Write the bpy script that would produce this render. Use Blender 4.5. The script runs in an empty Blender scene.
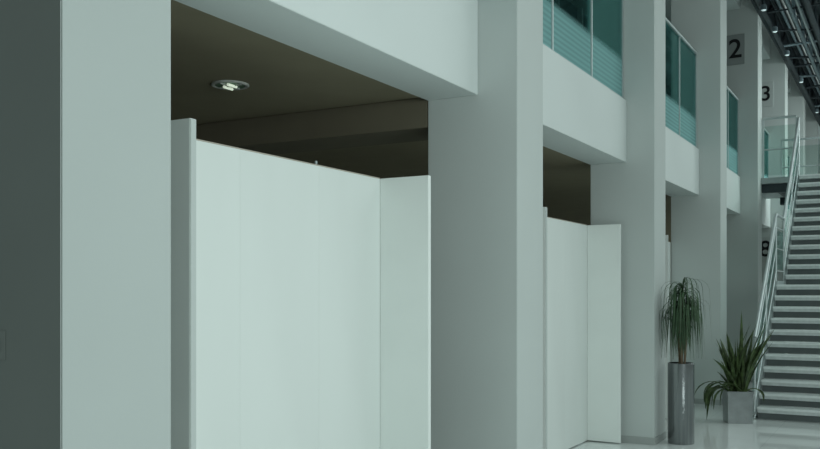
import bpy, bmesh, math, random
from mathutils import Vector
random.seed(7)
A=2.4
S=bpy.context.scene
S.view_settings.view_transform='Standard'
COL=S.collection
# ---------------- materials
def mat(name,col,rough=.6,metal=0.,noise=.04,scale=3.,bump=0.,bscale=60.,spec=.3,stretch=None,emit=0):
    m=bpy.data.materials.new(name); m.use_nodes=True
    nt=m.node_tree; p=nt.nodes['Principled BSDF']
    tc=nt.nodes.new('ShaderNodeTexCoord'); n=nt.nodes.new('ShaderNodeTexNoise'); n.inputs['Scale'].default_value=scale
    src=tc.outputs['Object']
    if stretch:
        mp=nt.nodes.new('ShaderNodeMapping'); mp.inputs['Scale'].default_value=stretch
        nt.links.new(src,mp.inputs['Vector']); src=mp.outputs['Vector']
    nt.links.new(src,n.inputs['Vector'])
    r=nt.nodes.new('ShaderNodeValToRGB')
    r.color_ramp.elements[0].position=.3; r.color_ramp.elements[1].position=.7
    r.color_ramp.elements[0].color=tuple(max(0,c*(1-noise)) for c in col)+(1,)
    r.color_ramp.elements[1].color=tuple(min(1,c*(1+noise)) for c in col)+(1,)
    nt.links.new(n.outputs['Fac'],r.inputs['Fac']); nt.links.new(r.outputs['Color'],p.inputs['Base Color'])
    p.inputs['Roughness'].default_value=rough; p.inputs['Metallic'].default_value=metal
    p.inputs['Specular IOR Level'].default_value=spec
    if emit:
        p.inputs['Emission Color'].default_value=tuple(col)+(1,); p.inputs['Emission Strength'].default_value=emit
    if bump:
        n2=nt.nodes.new('ShaderNodeTexNoise'); n2.inputs['Scale'].default_value=bscale
        nt.links.new(tc.outputs['Object'],n2.inputs['Vector'])
        b=nt.nodes.new('ShaderNodeBump'); b.inputs['Strength'].default_value=bump; b.inputs['Distance'].default_value=.01
        nt.links.new(n2.outputs['Fac'],b.inputs['Height']); nt.links.new(b.outputs['Normal'],p.inputs['Normal'])
    return m
WHITE=mat('white_paint',(.51,.555,.542),.7,noise=.02,scale=1.2,bump=.05)
WHITEN=mat('white_paint_shaded',(.445,.49,.478),.7,noise=.02,scale=1.2,bump=.05)  # darker copy of the column white, shade put into the colour
SHADE=mat('grey_green_shade',(.205,.232,.22),.7,noise=.03,scale=1.5)  # grey-green tone, shade painted into the near column's side face
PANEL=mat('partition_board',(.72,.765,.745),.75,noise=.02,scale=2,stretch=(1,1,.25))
RETN=mat('partition_board_lit',(.80,.845,.82),.75,noise=.02,scale=2)  # same board in a brighter copy, light on the returns put into colour
CAP=mat('board_edge',(.42,.38,.33),.7)
BASEB=mat('baseboard_grey',(.36,.39,.38),.6)
BEAM=mat('fascia_paint',(.65,.70,.69),.6,noise=.02,scale=1)
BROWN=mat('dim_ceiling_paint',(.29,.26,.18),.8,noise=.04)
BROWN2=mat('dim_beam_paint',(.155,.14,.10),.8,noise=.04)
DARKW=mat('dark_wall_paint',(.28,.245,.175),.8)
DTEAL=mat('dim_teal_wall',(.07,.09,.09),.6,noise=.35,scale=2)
def floormat():
    m=mat('polished_floor',(.76,.80,.79),.06,noise=.02,scale=1.5,spec=.9); nt=m.node_tree; p=nt.nodes['Principled BSDF']
    base=p.inputs['Base Color'].links[0].from_socket
    tc=nt.nodes.new('ShaderNodeTexCoord'); b=nt.nodes.new('ShaderNodeTexBrick'); nt.links.new(tc.outputs['Object'],b.inputs['Vector'])
    b.offset=0; b.inputs['Scale'].default_value=1; b.inputs['Brick Width'].default_value=.9; b.inputs['Row Height'].default_value=.9
    b.inputs['Mortar Size'].default_value=.003; b.inputs['Mortar'].default_value=(.64,.68,.67,1)
    nt.links.new(base,b.inputs['Color1']); nt.links.new(base,b.inputs['Color2']); nt.links.new(b.outputs['Color'],p.inputs['Base Color'])
    return m
FLOOR=floormat()
CARPET=mat('grey_carpet',(.15,.16,.16),.9)
STEEL=mat('brushed_steel',(.25,.265,.27),.22,metal=1.,noise=.15,scale=6,stretch=(6,6,.2))
POTM=mat('zinc_metal',(.17,.19,.19),.3,metal=.7,noise=.12,scale=8)
RAIL=mat('rail_steel',(.50,.56,.56),.4,metal=.45,noise=.05,scale=10)
TREAD=mat('tread_metal',(.62,.67,.665),.4,metal=.15,noise=.08,scale=12)
NOSE=mat('tread_nosing',(.80,.85,.84),.4,metal=.1,noise=.05,scale=12)
GAPM=mat('dark_gap_tone',(.15,.175,.175),.6,noise=.1)  # dark tone standing in for shade in the open stair gaps
DSTEEL=mat('dark_steel',(.045,.058,.065),.5,metal=.3,noise=.15,scale=8)
BSTEEL=mat('blue_highlight_steel',(.24,.31,.34),.35,metal=.3,noise=.2,scale=8)  # lighter blue-grey steel, bluish highlights put into the colour
LSTEEL=mat('grey_steel',(.36,.41,.41),.5,metal=.2,noise=.1,scale=8)
SOIL=mat('soil',(.05,.035,.025),.95,noise=.4,scale=60,bump=.6)
LEAF=mat('leaf_mid_green',(.05,.095,.048),.5,noise=.4,scale=9)
LEAF2=mat('leaf_sword',(.06,.095,.035),.45,noise=.6,scale=14)
BARK=mat('bark',(.16,.12,.08),.9,noise=.3,scale=40,bump=.6)
SIGNP=mat('sign_grey',(.27,.30,.295),.6)
SIGNL=mat('sign_pale_grey',(.46,.50,.49),.6)
BLACK=mat('numeral_black',(.008,.008,.01),.5)
PLAST=mat('white_plastic',(.55,.57,.54),.4)
SWP=mat('switch_plastic_shaded',(.212,.238,.226),.7,noise=.02)  # plastic toned down to match the painted shade around it
LAMPE=mat('lamp_glow',(.85,.95,.78),.4,emit=.5)
SPOTE=mat('spot_glow',(.8,1.,1.),.4,emit=.45)
REFL=mat('reflector_green',(.16,.30,.20),.3,metal=.5,noise=.5,scale=30)
ENDW=mat('end_wall_paint',(.55,.62,.61),.6,noise=.1)
def glassmat(name,tint,frost,zlo,zhi,stripes=True,gloss=.10,fmax=.8,refl=.5):
    m=bpy.data.materials.new(name); m.use_nodes=True; nt=m.node_tree; N=nt.nodes; L=nt.links
    N.remove(N['Principled BSDF']); out=N['Material Output']
    tr=N.new('ShaderNodeBsdfTransparent'); tr.inputs[0].default_value=tint+(1,)
    gl=N.new('ShaderNodeBsdfGlossy'); gl.inputs['Roughness'].default_value=.04; gl.inputs[0].default_value=(.58,.86,.86,1)
    fr=N.new('ShaderNodeLayerWeight'); fr.inputs[0].default_value=.25
    mx=N.new('ShaderNodeMixShader')
    mm=N.new('ShaderNodeMath'); mm.operation='MULTIPLY_ADD'; mm.inputs[1].default_value=refl; mm.inputs[2].default_value=gloss*.3
    L.new(fr.outputs['Fresnel'],mm.inputs[0]); L.new(mm.outputs[0],mx.inputs[0]); L.new(tr.outputs[0],mx.inputs[1]); L.new(gl.outputs[0],mx.inputs[2])
    df=N.new('ShaderNodeBsdfDiffuse'); df.inputs[0].default_value=frost+(1,)
    tc=N.new('ShaderNodeTexCoord'); sx=N.new('ShaderNodeSeparateXYZ'); L.new(tc.outputs['Object'],sx.inputs[0])
    mr=N.new('ShaderNodeMapRange'); mr.inputs['From Min'].default_value=zhi; mr.inputs['From Max'].default_value=zlo
    mr.inputs['To Min'].default_value=.0; mr.inputs['To Max'].default_value=fmax
    L.new(sx.outputs['Z'],mr.inputs['Value'])
    fac=mr.outputs[0]
    if stripes:
        s=N.new('ShaderNodeMath'); s.operation='MULTIPLY'; s.inputs[1].default_value=130; L.new(sx.outputs['Z'],s.inputs[0])
        si=N.new('ShaderNodeMath'); si.operation='SINE'; L.new(s.outputs[0],si.inputs[0])
        ab=N.new('ShaderNodeMath'); ab.operation='MULTIPLY_ADD'; ab.inputs[1].default_value=.12; ab.inputs[2].default_value=.88; L.new(si.outputs[0],ab.inputs[0])
        mu=N.new('ShaderNodeMath'); mu.operation='MULTIPLY'; L.new(fac,mu.inputs[0]); L.new(ab.outputs[0],mu.inputs[1]); fac=mu.outputs[0]
    m2=N.new('ShaderNodeMixShader'); L.new(fac,m2.inputs[0]); L.new(mx.outputs[0],m2.inputs[1]); L.new(df.outputs[0],m2.inputs[2])
    L.new(m2.outputs[0],out.inputs[0]); return m
GLASS=glassmat('teal_glass',(.60,.80,.78),(.30,.54,.54),-.30,-.22,True,.15,.68,.45)
GLASS2=glassmat('pale_green_glass',(.86,.92,.90),(.34,.44,.43),-9.8,-9.2,False,.05,.5,.2)
GLASS3=glassmat('clear_glass',(.86,.92,.90),(.3,.38,.37),-9.8,-9.,False,.03,.1,.2)
# ---------------- helpers
WL={}
def reg(o,loc,parent=None):
    loc=Vector(loc); WL[o.name]=loc
    if parent is not None:
        o.parent=parent; o.location=loc-WL[parent.name]
    else: o.location=loc
    COL.objects.link(o); return o
def meta(o,label=None,cat=None,group=None,kind=None):
    if label:o['label']=label
    if cat:o['category']=cat
    if group:o['group']=group
    if kind:o['kind']=kind
    return o
def empty(name,loc,label,cat,group=None):
    o=bpy.data.objects.new(name,None); o.empty_display_size=.1
    reg(o,loc); return meta(o,label,cat,group)
def frombm(bm,name,loc,m,parent=None,smooth=False):
    me=bpy.data.meshes.new(name); bmesh.ops.recalc_face_normals(bm,faces=bm.faces); bm.to_mesh(me); bm.free()
    if smooth:
        for p in me.polygons:p.use_smooth=True
    for mm in (m if isinstance(m,(list,tuple)) else [m]): me.materials.append(mm)
    o=bpy.data.objects.new(name,me); return reg(o,loc,parent)
def addbox(bm,x0,x1,y0,y1,z0,z1,bev=0,mi=0):
    vs=[bm.verts.new(v) for v in [(x0,y0,z0),(x1,y0,z0),(x1,y1,z0),(x0,y1,z0),(x0,y0,z1),(x1,y0,z1),(x1,y1,z1),(x0,y1,z1)]]
    fs=[bm.faces.new([vs[i] for i in f]) for f in [(0,3,2,1),(4,5,6,7),(0,1,5,4),(1,2,6,5),(2,3,7,6),(3,0,4,7)]]
    for f in fs:f.material_index=mi
    if bev:
        es=set(e for f in fs for e in f.edges)
        bmesh.ops.bevel(bm,geom=list(es),offset=bev,segments=2,affect='EDGES')
    return fs
def box(name,x0,x1,y0,y1,z0,z1,m,parent=None,bev=0.):
    """coordinates in metres"""
    c=Vector(((x0+x1)/2,(y0+y1)/2,(z0+z1)/2)); bm=bmesh.new()
    hx,hy,hz=(x1-x0)/2,(y1-y0)/2,(z1-z0)/2
    addbox(bm,-hx,hx,-hy,hy,-hz,hz,bev)
    return frombm(bm,name,c,m,parent)
def abox(name,x0,x1,y0,y1,z0,z1,m,parent=None,bev=0.):
    return box(name,x0*A,x1*A,y0*A,y1*A,z0*A,z1*A,m,parent,bev)
def addtube(bm,p,q,r,n=10):
    p=Vector(p);q=Vector(q);d=q-p; L=d.length; z=d.normalized()
    up=Vector((0,0,1)) if abs(z.z)<.95 else Vector((1,0,0))
    x=z.cross(up).normalized(); y=z.cross(x)
    a=[];b=[]
    for i in range(n):
        t=2*math.pi*i/n; o=x*math.cos(t)*r+y*math.sin(t)*r
        a.append(bm.verts.new(p+o)); b.append(bm.verts.new(q+o))
    for i in range(n):
        j=(i+1)%n; bm.faces.new([a[i],a[j],b[j],b[i]])
    bm.faces.new(a[::-1]); bm.faces.new(b)
def tubes(name,segs,r,m,parent,n=10,origin=None):
    o=Vector(origin) if origin is not None else Vector(segs[0][0]); bm=bmesh.new()
    for p,q in segs: addtube(bm,Vector(p)-o,Vector(q)-o,r,n)
    return frombm(bm,name,o,m,parent)
def lathe(name,prof,loc,m,parent=None,n=40):
    bm=bmesh.new(); rings=[]
    for r,z in prof:
        if r<1e-6: rings.append([bm.verts.new((0,0,z))])
        else: rings.append([bm.verts.new((r*math.cos(2*math.pi*i/n),r*math.sin(2*math.pi*i/n),z)) for i in range(n)])
    for a,b in zip(rings,rings[1:]):
        for i in range(n):
            j=(i+1)%n
            if len(a)==1 and len(b)>1: bm.faces.new([a[0],b[j],b[i]])
            elif len(b)==1 and len(a)>1: bm.faces.new([a[i],a[j],b[0]])
            elif len(a)>1: bm.faces.new([a[i],a[j],b[j],b[i]])
    o=frombm(bm,name,loc,m,parent,smooth=False)
    for p in o.data.polygons: p.use_smooth=True
    try: o.data.set_sharp_from_angle(angle=math.radians(35))
    except Exception: pass
    return o
H=.691
XF,XB,XI=-1.0,-1.125,-1.2945
Y0=2.418; SP=1.6; CW=.212
def cy(k): return Y0+(k-2)*SP-(.08 if k==5 else 0)     # near face of column k
def cwid(k): return .206 if k==1 else CW
Z1,Z2=H+.586,H+.868               # lower beam
Z3,Z4=Z1+1.561,Z2+1.561
YE=15.5
# ---------------- shell
def st(o): o['kind']='structure'; return o
st(abox('floor',-3.6,3.2,-3,YE,-.05,0,FLOOR))
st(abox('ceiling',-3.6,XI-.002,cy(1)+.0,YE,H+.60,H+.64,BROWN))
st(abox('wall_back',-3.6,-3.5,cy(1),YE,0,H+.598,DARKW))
st(abox('wall_side',-3.498,XI-.002,cy(1)-.002,cy(1)+.05,0,H+.598,SHADE))  # unseen cross wall, added to keep light from spilling into the recess
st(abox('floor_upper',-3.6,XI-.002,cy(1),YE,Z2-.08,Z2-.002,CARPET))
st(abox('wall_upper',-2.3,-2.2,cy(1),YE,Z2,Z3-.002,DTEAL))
st(abox('ceiling_upper',-3.6,XI-.002,cy(1),YE,Z3,Z3+.05,WHITE))
st(abox('wall_end',-3.6,3.2,YE+.002,YE+.1,0,4.2,ENDW))
i=0
for y in [k*.52+1.3 for k in range(0,24)]:
    i+=1; st(abox('trim_%d'%i,-2.198,-2.16,y,y+(.10 if i%3==0 else .03),Z2,Z3-.004,WHITE if i%3==0 else LSTEEL))
# transverse downstand behind the second column
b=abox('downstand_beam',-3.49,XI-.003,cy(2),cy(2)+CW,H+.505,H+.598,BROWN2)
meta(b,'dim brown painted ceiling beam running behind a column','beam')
# ---------------- columns
for k in range(1,9):
    y=cy(k); W_=cwid(k); e=empty('column',(A*(XF+XI)/2,A*(y+W_/2),0),'tall square white painted column beside the atrium floor','column','row of white columns')
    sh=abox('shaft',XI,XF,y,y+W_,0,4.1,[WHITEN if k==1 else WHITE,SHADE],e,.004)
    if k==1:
        e['label']='tall white column in a shade-darkened tone, side face coloured grey for shade'
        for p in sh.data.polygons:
            if p.normal.y<-.9: p.material_index=1  # shade on this face comes from the darker material
    bm=bmesh.new(); cx,cyy=A*(XF+XI)/2,A*(y+W_/2)
    hx,hy=A*(XF-XI)/2+.010,A*W_/2+.010
    bh=.075
    addbox(bm,-hx,hx,-hy,-hy+.0098,0,bh); addbox(bm,-hx,hx,hy-.0098,hy,0,bh)
    addbox(bm,hx-.0098,hx,-hy+.01,hy-.01,0,bh); addbox(bm,-hx,-hx+.0098,-hy+.01,hy-.01,0,bh)
    frombm(bm,'baseboard',(cx,cyy,0.001),BASEB,e)
# ---------------- beams
for k in range(1,8):
    ya,yb=cy(k)+cwid(k)+.001,cy(k+1)-.001
    meta(abox('fascia_beam',XI,XB,ya,yb,Z1,Z2,BEAM,None,.003),'deep white fascia beam spanning between two columns','beam','balcony fascia beams')
    if k>=3: meta(abox('fascia_beam',XI,XB,ya,yb,Z3,Z4,BEAM,None,.003),'upper white fascia beam spanning between two columns','beam','upper fascia beams')
# ---------------- balcony balustrades
for k in range(1,8):
    ya,yb=cy(k)+cwid(k)+.004,cy(k+1)-.004
    xg=XB-.02
    e=empty('glass_balustrade',(xg*A,(ya+yb)/2*A,Z2*A),'teal glass balcony balustrade with slim steel handrail on the white fascia','balustrade','balcony balustrades')
    w=(yb-ya)/3
    for i in range(3):
        p=box('glass_pane',xg*A-.006,xg*A+.006,(ya+i*w)*A+.012,(ya+(i+1)*w)*A-.012,Z2*A+.02,(Z2+.585)*A-.02,GLASS,e)
    for i in range(4):
        yy=(ya+i*w)*A; yy=min(max(yy,ya*A+.014),yb*A-.014)
        box('post',xg*A-.02,xg*A+.018,yy-.013,yy+.013,Z2*A+.03,(Z2+.585)*A-.02,RAIL,e,.002)
    box('handrail',xg*A-.03,xg*A+.03,ya*A,yb*A,(Z2+.585)*A-.02,(Z2+.585)*A+.015,RAIL,e,.006)
    box('bottom_channel',xg*A-.02,xg*A+.02,ya*A,yb*A,Z2*A+.001,Z2*A+.03,RAIL,e,.003)
# ---------------- partitions
def partition(y0,y1,top,label,cuts,far=True):
    xo,xi=-1.14,-1.293; t=.0155
    e=empty('partition_screen',((xo+xi)/2*A,(y0+y1)/2*A,0),label,'partition','white partition screens')
    z0=.012
    ys=[y0+t]+cuts+[y1]
    for a,b in zip(ys,ys[1:]):
        abox('panel',xi-t,xi,a+.0001,b-.0001,z0/A,H+top,PANEL,e,.0005)
    abox('return_panel',xi,xo,y0,y0+t,z0/A,H+top+.001,RETN,e,.002)
    if far: abox('return_panel',xi,xo,y1,y1+t,z0/A,H+top+.001,RETN,e,.002)
    abox('edge_trim',xo+.0002,xo+.0012,y0+.001,y0+t-.001,z0/A,H+top,WHITE,e)
    abox('top_cap',xi-t,xi,ys[0],ys[-1],H+top+.0002,H+top+.003,CAP,e)
    abox('foot',xi-t+.002,xi-.002,ys[0]+.05,ys[0]+.12,0,z0/A-.0003,LSTEEL,e)
    abox('foot',xi-t+.002,xi-.002,ys[-1]-.12,ys[-1]-.05,0,z0/A-.0003,LSTEEL,e)
    return e
p1=partition(1.214,2.131,.3135,'tall white board partition with folded side returns under the balcony beam',[1.534,1.836])
abox('hinge_pin',-1.2985,-1.2955,1.825,1.832,H+.317,H+.326,LSTEEL,p1)
partition(3.023,3.966,.301,'tall white board partition between two columns with folded returns',[3.34,3.66])
partition(4.864,5.6,.301,'white board partition between two further columns',[5.1,5.34],False)
partition(6.464,7.1,.301,'white board partition between two further columns',[6.7,6.94],False)
# ---------------- ceiling downlight
zc=(H+.60)*A; lx,ly=-1.718*A,1.994*A
e=empty('ceiling_downlight',(lx,ly,zc),'round recessed ceiling downlight with green-tinted reflector','light')
lathe('trim_ring',[(.105,-.002),(.130,-.002),(.132,-.010),(.122,-.016),(.105,-.014),(.105,-.002)],(lx,ly,zc),PLAST,e)
lathe('reflector',[(0,-.003),(.06,-.004),(.104,-.012)],(lx,ly,zc),REFL,e)
for dx,dy in [(-.035,.02),(.035,-.02)]:
    tubes('lamp',[((lx+dx,ly+dy-.045,zc-.02),(lx+dx,ly+dy+.045,zc-.02))],.010,LAMPE,e)
tubes('cross_bar',[((lx-.1,ly,zc-.014),(lx+.1,ly,zc-.014)),((lx,ly-.1,zc-.014),(lx,ly+.1,zc-.014))],.005,PLAST,e)
# ---------------- switch
e=empty('wall_switch',(-1.130*A,cy(1)*A,.614*A),'small switch plate on the shade-coloured column side','switch')
box('plate',-1.130*A-.035,-1.130*A+.035,cy(1)*A-.003,cy(1)*A-.0005,.614*A-.05,.614*A+.05,SWP,e,.001)
box('rocker',-1.130*A-.012,-1.130*A+.012,cy(1)*A-.005,cy(1)*A-.0032,.614*A-.022,.614*A+.022,SWP,e,.0008)
# ---------------- numbers
def number(ch,k,x0,x1,z0,z1,pm,desc,sc=.82,dx=0):
    y=cy(k)*A; cx=(x0+x1)/2*A; cz=(z0+z1)/2*A
    e=empty('number_sign',(cx,y,cz),'%s square sign with black numeral %s on a column'%(desc,ch),'sign')
    box('sign_plate',x0*A,x1*A,y-.02,y-.001,z0*A,z1*A,pm,e,.003)
    c=bpy.data.curves.new('numeral','FONT'); c.body=ch; c.size=(z1-z0)*A*sc; c.align_x='CENTER'; c.align_y='CENTER'; c.extrude=.002; c.offset=.005
    t=bpy.data.objects.new('tmp',c); COL.objects.link(t); bpy.context.view_layer.update()
    me=bpy.data.meshes.new_from_object(t.evaluated_get(bpy.context.evaluated_depsgraph_get()))
    bpy.data.objects.remove(t); me.materials.clear(); me.materials.append(BLACK)
    o=bpy.data.objects.new('numeral',me); o.rotation_euler=(math.pi/2,0,0)
    reg(o,(cx+dx*A,y-.024,cz),e)
number('2',5,-1.226,-1.094,H+1.725,H+1.955,SIGNP,'grey',.88)
number('3',6,-1.245,-1.10,H+1.71,H+1.94,SIGNL,'pale grey',.84,.008)
number('8',6,-1.245,-1.10,H+.27,H+.50,SIGNL,'pale grey',.9,.004)
# ---------------- stair
SX0,SX1=-.73,.02
e=empty('staircase',((SX0+SX1)/2*A,5.1*A,0),'two-flight steel staircase with pale metal treads and thin steel handrails','staircase')
n1,n2=11,12; zl=.73; YL0,YL1=5.98,6.36
flights=[(5.1,YL0,0,zl,n1),(YL1,7.28,zl,Z2-.004,n2)]
for (ya,yb,za,zb,n) in flights:
    r=(zb-za)/n; g=(yb-ya)/n
    for i in range(n):
        z=(za+(i+1)*r)*A; y=(ya+i*g)*A
        box('tread',SX0*A+.03,SX1*A-.03,y-.022,y+g*A-.002,z-.072,z,TREAD,e,.006)
        box('nosing',SX0*A+.03,SX1*A-.03,y-.036,y-.0225,z-.028,z+.001,NOSE,e,.003)
        box('gap_plate',SX0*A+.03,SX1*A-.03,y+.07,y+.076,z-r*A+.001,z-.073,GAPM,e)  # added dark plate in place of the shaded gap under each tread
box('landing',SX0*A+.03,SX1*A-.03,YL0*A,YL1*A-.04,zl*A-.05,zl*A,TREAD,e,.005)
box('landing_edge',SX0*A+.03,SX1*A-.03,YL0*A-.05,YL0*A-.037,zl*A-.15,zl*A+.002,LSTEEL,e,.003)
for xs in (SX0*A,SX1*A):
    bm=bmesh.new()
    prof=[(5.1,0),(YL0,zl),(YL1,zl),(7.28,Z2-.004)]
    o=Vector((xs,5.1*A,0))
    offs_t=[.07,.06,.06,.0]; offs_b=[.0,-.20,-.20,-.24]
    ring=[]
    for s in (-.022,.022):
        u=[bm.verts.new((s,y*A-5.1*A+(-.05 if i==0 else 0),z*A+offs_t[i])) for i,(y,z) in enumerate(prof)]
        d=[bm.verts.new((s,y*A-5.1*A+(.24 if i==0 else (.02 if i<3 else 0)),z*A+offs_b[i])) for i,(y,z) in enumerate(prof)]
        ring.append((u,d))
    (u0,d0),(u1,d1)=ring
    for i in range(3):
        bm.faces.new([u0[i],u0[i+1],d0[i+1],d0[i]]); bm.faces.new([u1[i],u1[i+1],d1[i+1],d1[i]])
        bm.faces.new([u0[i],u0[i+1],u1[i+1],u1[i]]); bm.faces.new([d0[i],d0[i+1],d1[i+1],d1[i]])
    bm.faces.new([u0[0],u1[0],d1[0],d0[0]]); bm.faces.new([u0[3],u1[3],d1[3],d0[3]])
    frombm(bm,'stringer',o,LSTEEL,e)
    hh=.44*A
    P=[Vector((xs,y*A,z*A)) for y,z in prof]
    for nm,f,r in (('handrail',1,.022),('mid_rail',.82,.010),('mid_rail',.52,.009),('lower_rail',.2,.010)):
        tubes(nm,[(P[i]+Vector((0,0,hh*f)),P[i+1]+Vector((0,0,hh*f))) for i in range(3)],r,RAIL,e)
    pts=[P[0],(P[0]+P[1])/2,P[1],P[2],(P[2]+P[3])/2,P[3]]
    for p in pts:
        tubes('baluster',[(p+Vector((0,0,.01)),p+Vector((0,0,hh)))],.014,RAIL,e)
    for i in range(3):
        bm=bmesh.new(); a,b=P[i],P[i+1]
        q=[a+Vector((-.02,0,hh*.23)),b+Vector((-.02,0,hh*.23)),b+Vector((-.02,0,hh*.79)),a+Vector((-.02,0,hh*.79))]
        v0=[bm.verts.new(v-a+Vector((-.004,0,0))) for v in q]; v1=[bm.verts.new(v-a+Vector((.004,0,0))) for v in q]
        bm.faces.new(v0); bm.faces.new(v1[::-1])
        for j in range(4): bm.faces.new([v0[j],v0[(j+1)%4],v1[(j+1)%4],v1[j]])
        frombm(bm,'glass_panel',a,GLASS3,e)
# ---------------- bridge
w=empty('footbridge',(-.2*A,7.9*A,Z2*A),'grey steel footbridge crossing from the balcony to the stair head','bridge')
abox('deck',XF+.001,1.2,7.29,8.5,Z2-.045,Z2,LSTEEL,w,.002)
abox('threshold',XB+.001,XF+.0005,7.45,8.5,Z2-.045,Z2,LSTEEL,w)
abox('edge_girder',XF+.001,1.2,7.33,7.37,Z2-.11,Z2-.0455,DSTEEL,w,.004)
abox('edge_girder',XF+.004,1.2,8.42,8.48,Z2-.11,Z2-.0455,DSTEEL,w,.004)
for i in range(6):
    xx=-.9+i*.35
    abox('cross_joist',xx,xx+.03,7.371,8.419,Z2-.10,Z2-.0455,DSTEEL,w)
def bal(x0,x1,y,label):
    b=empty('bridge_balustrade',((x0+x1)/2*A,y*A,Z2*A),label,'balustrade','footbridge balustrades')
    n=max(1,round((x1-x0)/.5)); ww=(x1-x0)/n
    for i in range(n):
        box('glass_pane',(x0+i*ww)*A+.02,(x0+(i+1)*ww)*A-.02,y*A-.006,y*A+.006,Z2*A+.05,(Z2+.40)*A,GLASS2,b)
    for i in range(n+1):
        xx=(x0+i*ww)*A
        box('post',xx-.016,xx+.016,y*A-.016,y*A+.016,Z2*A+.001,(Z2+.45)*A,RAIL,b,.002)
    tubes('handrail',[((x0*A,y*A,(Z2+.46)*A),(x1*A,y*A,(Z2+.46)*A))],.024,RAIL,b)
    tubes('mid_rail',[((x0*A,y*A,(Z2+.22)*A),(x1*A,y*A,(Z2+.22)*A))],.014,RAIL,b)
bal(XF+.012,SX0-.02,7.33,'short pale glass balustrade beside the stair head')
bal(XF+.012,1.15,8.45,'long pale glass balustrade on the far edge of the footbridge')
# ---------------- roof structure
ZR=H+2.11
e=empty('roof_truss',(-.3*A,10*A,ZR*A),'dense dark steel trusswork with lighter highlight-coloured members over the atrium','roof structure')
ys,ye=5.6,15.3
for gi,x in enumerate((-.97,-.80,-.66,-.52,-.38,-.24,.08,.43)):
    n=22+gi%3*5; dy=(ye-ys)/n; zo=(gi%2)*.05*A; hz=.24*A-zo
    bm=bmesh.new(); o=Vector((x*A,ys*A,ZR*A+zo))
    addtube(bm,(0,0,0),(0,(ye-ys)*A,0),.055 if gi%2==0 else .035,8); addtube(bm,(0,0,hz),(0,(ye-ys)*A,hz),.05,8)
    addtube(bm,(.1,0,hz*.5),(.1,(ye-ys)*A,hz*.5),.02,6)
    for i in range(n):
        a=(0,i*dy*A,0 if i%2==0 else hz); b=(0,(i+1)*dy*A,hz if i%2==0 else 0)
        addtube(bm,a,b,.026,6)
    frombm(bm,'lattice_girder',o,DSTEEL if gi%2==0 else BSTEEL,e)
bm=bmesh.new()
x=-.99
while x<.8:   # long roof slats running with the row, narrow gaps between
    wd=random.uniform(.04,.065); addbox(bm,(x+.3)*A,(x+wd+.3)*A,(ys-10)*A,(ye-10)*A,(.30+random.uniform(0,.03))*A,.34*A); x+=wd+random.uniform(.010,.028)
o=frombm(bm,'slat',(-.3*A,10*A,ZR*A),DSTEEL,e); o['kind']='stuff'
y=ys+.3; k=0
while y<ye-.8:
    k+=1
    tubes('diagonal_brace',[((-.97*A,y*A,ZR*A+.1),(-.24*A,(y+(.7 if k%2 else .3))*A,ZR*A+.35))],random.choice([.018,.028]),BSTEEL if k%3==0 else DSTEEL,e,6)
    y+=random.uniform(.35,.6)
for (x,z,r,m) in ((-.88,.10,.03,BSTEEL),(-.73,.03,.022,RAIL),(-.59,.12,.04,BSTEEL),(-.45,.02,.018,RAIL)):
    tubes('conduit',[((x*A,ys*A,(ZR+z)*A),(x*A,ye*A,(ZR+z)*A))],r,m,e,8)
abox('edge_strip',-.999,-.985,ys,ye,ZR-.02,ZR+.34,DSTEEL,e)
for i,y in enumerate((6.93,7.55,8.35,9.5,11.2)):
    s=empty('spotlight',(-.93*A,y*A,(ZR-.02)*A),'small spotlight fixed under the dark roof girder','light','spotlights along the roof girder')
    x=-.93*A; z=(ZR-.018)*A
    lathe('housing',[(0,0),(.035,0),(.05,-.03),(.055,-.10),(.048,-.10),(.045,-.06),(0,-.055)],(x,y*A,z),BSTEEL,s,16)
    lathe('lens',[(0,-.085),(.03,-.085),(.042,-.095),(.03,-.11),(0,-.115)],(x,y*A,z),SPOTE,s,16)
# ---------------- plants
def ribbon(bm,pts,w0,side,prof):
    L=[];n=len(pts)
    for i,p in enumerate(pts):
        t=i/(n-1); w=w0*prof(t)
        d=(pts[min(i+1,n-1)]-pts[max(i-1,0)]).normalized()
        s=side; nn=s.cross(d).normalized()
        L.append((bm.verts.new(p-s*w),bm.verts.new(p-nn*w*.35),bm.verts.new(p+s*w)))
    for a,b in zip(L,L[1:]):
        bm.faces.new([a[0],a[1],b[1],b[0]]); bm.faces.new([a[1],a[2],b[2],b[1]])
def arc(o,az,el,L,droop,n=9,xmin=None):
    pts=[Vector(o)]; h=Vector((math.cos(az),math.sin(az),0)); a=el
    for i in range(n):
        p=pts[-1]+(h*math.cos(a)+Vector((0,0,1))*math.sin(a))*L/n
        if xmin is not None and p.x<xmin: p.x=xmin+random.uniform(0,.01)
        pts.append(p); a=max(a-droop/n*(1+i*.12),-1.5)
    return pts
# tall planter plant
px,py=-.907*A,4.13*A; hp=.365*A; R=.140
e=empty('potted_plant',(px,py,0),'drooping stringy-leaved plant in a tall brushed steel cylinder planter','plant')
lathe('planter',[(0,.0),(R-.004,.0),(R,.006),(R,hp-.004),(R-.004,hp),(R-.014,hp),(R-.014,hp-.05),(0,hp-.05)],(px,py,0),STEEL,e,56)
lathe('soil',[(R-.016,hp-.048),(.06,hp-.03),(0,hp-.025)],(px,py,0),SOIL,e,24)
crowns=[(px-.03,py+.01,hp+.58),(px+.08,py-.02,hp+.64),(px+.02,py,hp+.80),(px+.02,py-.05,hp+.42)]
for cx,cyy,cz in crowns:
    bx=px+(cx-px)*.5; by=py+(cyy-py)*.5
    tubes('trunk',[((bx,by,hp-.03),(cx,cyy,cz))],.012,BARK,e,8)
bm=bmesh.new(); o=Vector((px,py,hp)); xm=XF*A+.014-px
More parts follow.
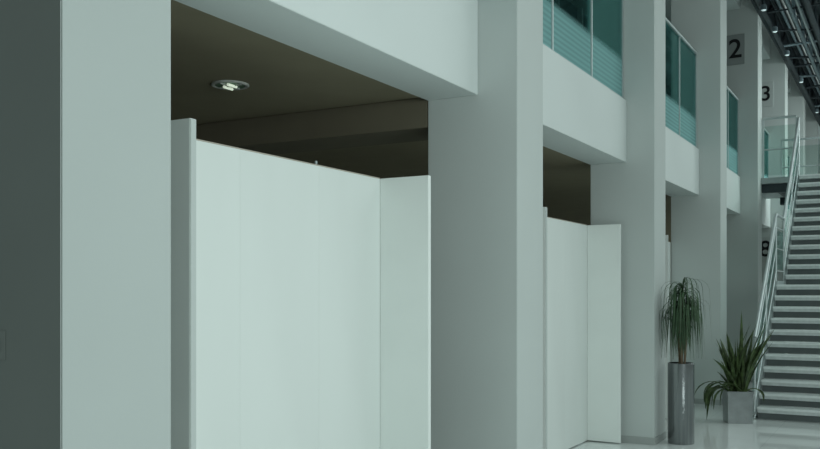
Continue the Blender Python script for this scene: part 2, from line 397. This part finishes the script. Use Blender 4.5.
for ci,c in enumerate(crowns):
    for i in range(84 if ci<3 else 44):
        az=random.uniform(0,2*math.pi); el=random.uniform(-.1,1.45); L=random.uniform(.34,.74) if ci<3 else random.uniform(.22,.36)
        pts=arc(Vector(c)-o+Vector((0,0,random.uniform(-.14,.03))),az,el,L,random.uniform(4.0,6.6),12,xm)
        for p in pts:
            if p.z<.04: p.z=.04+random.uniform(0,.02)
        ribbon(bm,pts,random.uniform(.0048,.008),Vector((-math.sin(az),math.cos(az),0)) if pts[3].x>xm+.03 else Vector((0,1,0)),lambda t:1-t**2*.95)
for v in bm.verts:
    if v.co.x<xm-.008: v.co.x=xm-.006
frombm(bm,'foliage',o,LEAF,e)
# square pot plant
qx,qy=-.79*A,4.93*A; s=.155; hq=.168*A
e=empty('potted_plant',(qx,qy,0),'upright irregular sword-leaved plant in a grey square metal pot','plant')
bm=bmesh.new()
def ringv(h,s): return [bm.verts.new((a*s,b*s,h)) for a,b in ((-1,-1),(1,-1),(1,1),(-1,1))]
rr=[ringv(0,s*.95),ringv(hq-.03,s),ringv(hq-.03,s*1.05),ringv(hq,s*1.05),ringv(hq,s*.95),ringv(hq-.06,s*.93)]
bm.faces.new(rr[0][::-1]); bm.faces.new(rr[-1])
for a,b in zip(rr,rr[1:]):
    for i in range(4): bm.faces.new([a[i],a[(i+1)%4],b[(i+1)%4],b[i]])
po=frombm(bm,'pot',(qx,qy,0),POTM,e); po.rotation_euler=(0,0,math.radians(22))
so=box('soil',qx-s*.9,qx+s*.9,qy-s*.9,qy+s*.9,hq-.058,hq-.03,SOIL,e); so.rotation_euler=(0,0,math.radians(22))
bm=bmesh.new(); o=Vector((qx,qy,hq-.03))
LEFT=math.atan2(-.4897,-.8719); RIGHT=LEFT+math.pi
for i in range(88):
    if i<17:   # low arching leaves, sideways
        az=LEFT+random.uniform(-.5,.5) if i<13 else RIGHT+random.uniform(-.4,.4)
        el=random.uniform(.5,1.1); L=random.uniform(.42,.66) if i<13 else random.uniform(.28,.38); dr=random.uniform(1.6,3.2)
    else:
        az=random.uniform(0,2*math.pi)
        el=random.uniform(1.02,1.54); L=random.uniform(.42,.86)*(1. if i%4 else .7); dr=random.uniform(-.1,.45)
        if math.cos(az-RIGHT)>.2: el=max(el,1.27); L*=1.22
    pts=arc(Vector((random.uniform(-.09,.09),random.uniform(-.09,.09),0)),az,el,L,dr,9)
    ta=az+random.uniform(-1.4,1.4)
    ribbon(bm,pts,random.uniform(.018,.036),Vector((-math.sin(ta),math.cos(ta),0)),lambda t:(.6+.8*t if t<.45 else .96*(1-((t-.45)/.55)**2)+.01))
frombm(bm,'foliage',o,LEAF2,e)
# ---------------- light
W=bpy.data.worlds.new('world'); S.world=W; W.use_nodes=True; nt=W.node_tree
bg=nt.nodes['Background']; bg.inputs[1].default_value=.44
tc=nt.nodes.new('ShaderNodeTexCoord'); sx=nt.nodes.new('ShaderNodeSeparateXYZ'); nt.links.new(tc.outputs['Generated'],sx.inputs[0])
cr=nt.nodes.new('ShaderNodeValToRGB'); nt.links.new(sx.outputs['Z'],cr.inputs[0])
cr.color_ramp.elements[0].color=(.345,.40,.385,1); cr.color_ramp.elements[1].color=(.78,.935,.905,1); cr.color_ramp.elements[1].position=.7
nt.links.new(cr.outputs[0],bg.inputs[0])
def area(loc,target,sx,sy,e,col):
    l=bpy.data.lights.new('skylight_and_fill','AREA'); l.shape='RECTANGLE'; l.size=sx; l.size_y=sy; l.energy=e; l.color=col
    o=bpy.data.objects.new('skylight_and_fill',l); o.location=loc
    o.rotation_euler=(Vector(target)-Vector(loc)).to_track_quat('-Z','Y').to_euler(); COL.objects.link(o); return o
area((2.6*A,8*A,3.6*A),(-1*A,8*A,1*A),20,5,620,(.87,1.,.975))
area((1.3*A,.9*A,1.05*A),(-1.2*A,2.4*A,.40*A),2.6,1.6,165,(.88,1.,.975))  # added low side lamp for gradients on columns and partitions, no real fitting
area((1.2*A,8.2*A,2.6*A),(-.8*A,9.6*A,1.2*A),4,3,260,(.88,1.,.98))  # added fill lamp that brightens the far end, no real fitting
# ---------------- camera
cam=bpy.data.cameras.new('camera'); co=bpy.data.objects.new('camera',cam); COL.objects.link(co)
co.location=(0,0,H*A); co.rotation_euler=(math.pi/2,0,math.radians(29.32))
cam.sensor_width=36; cam.lens=890/820*36; cam.shift_y=66.5/820; cam.clip_end=200
S.camera=co
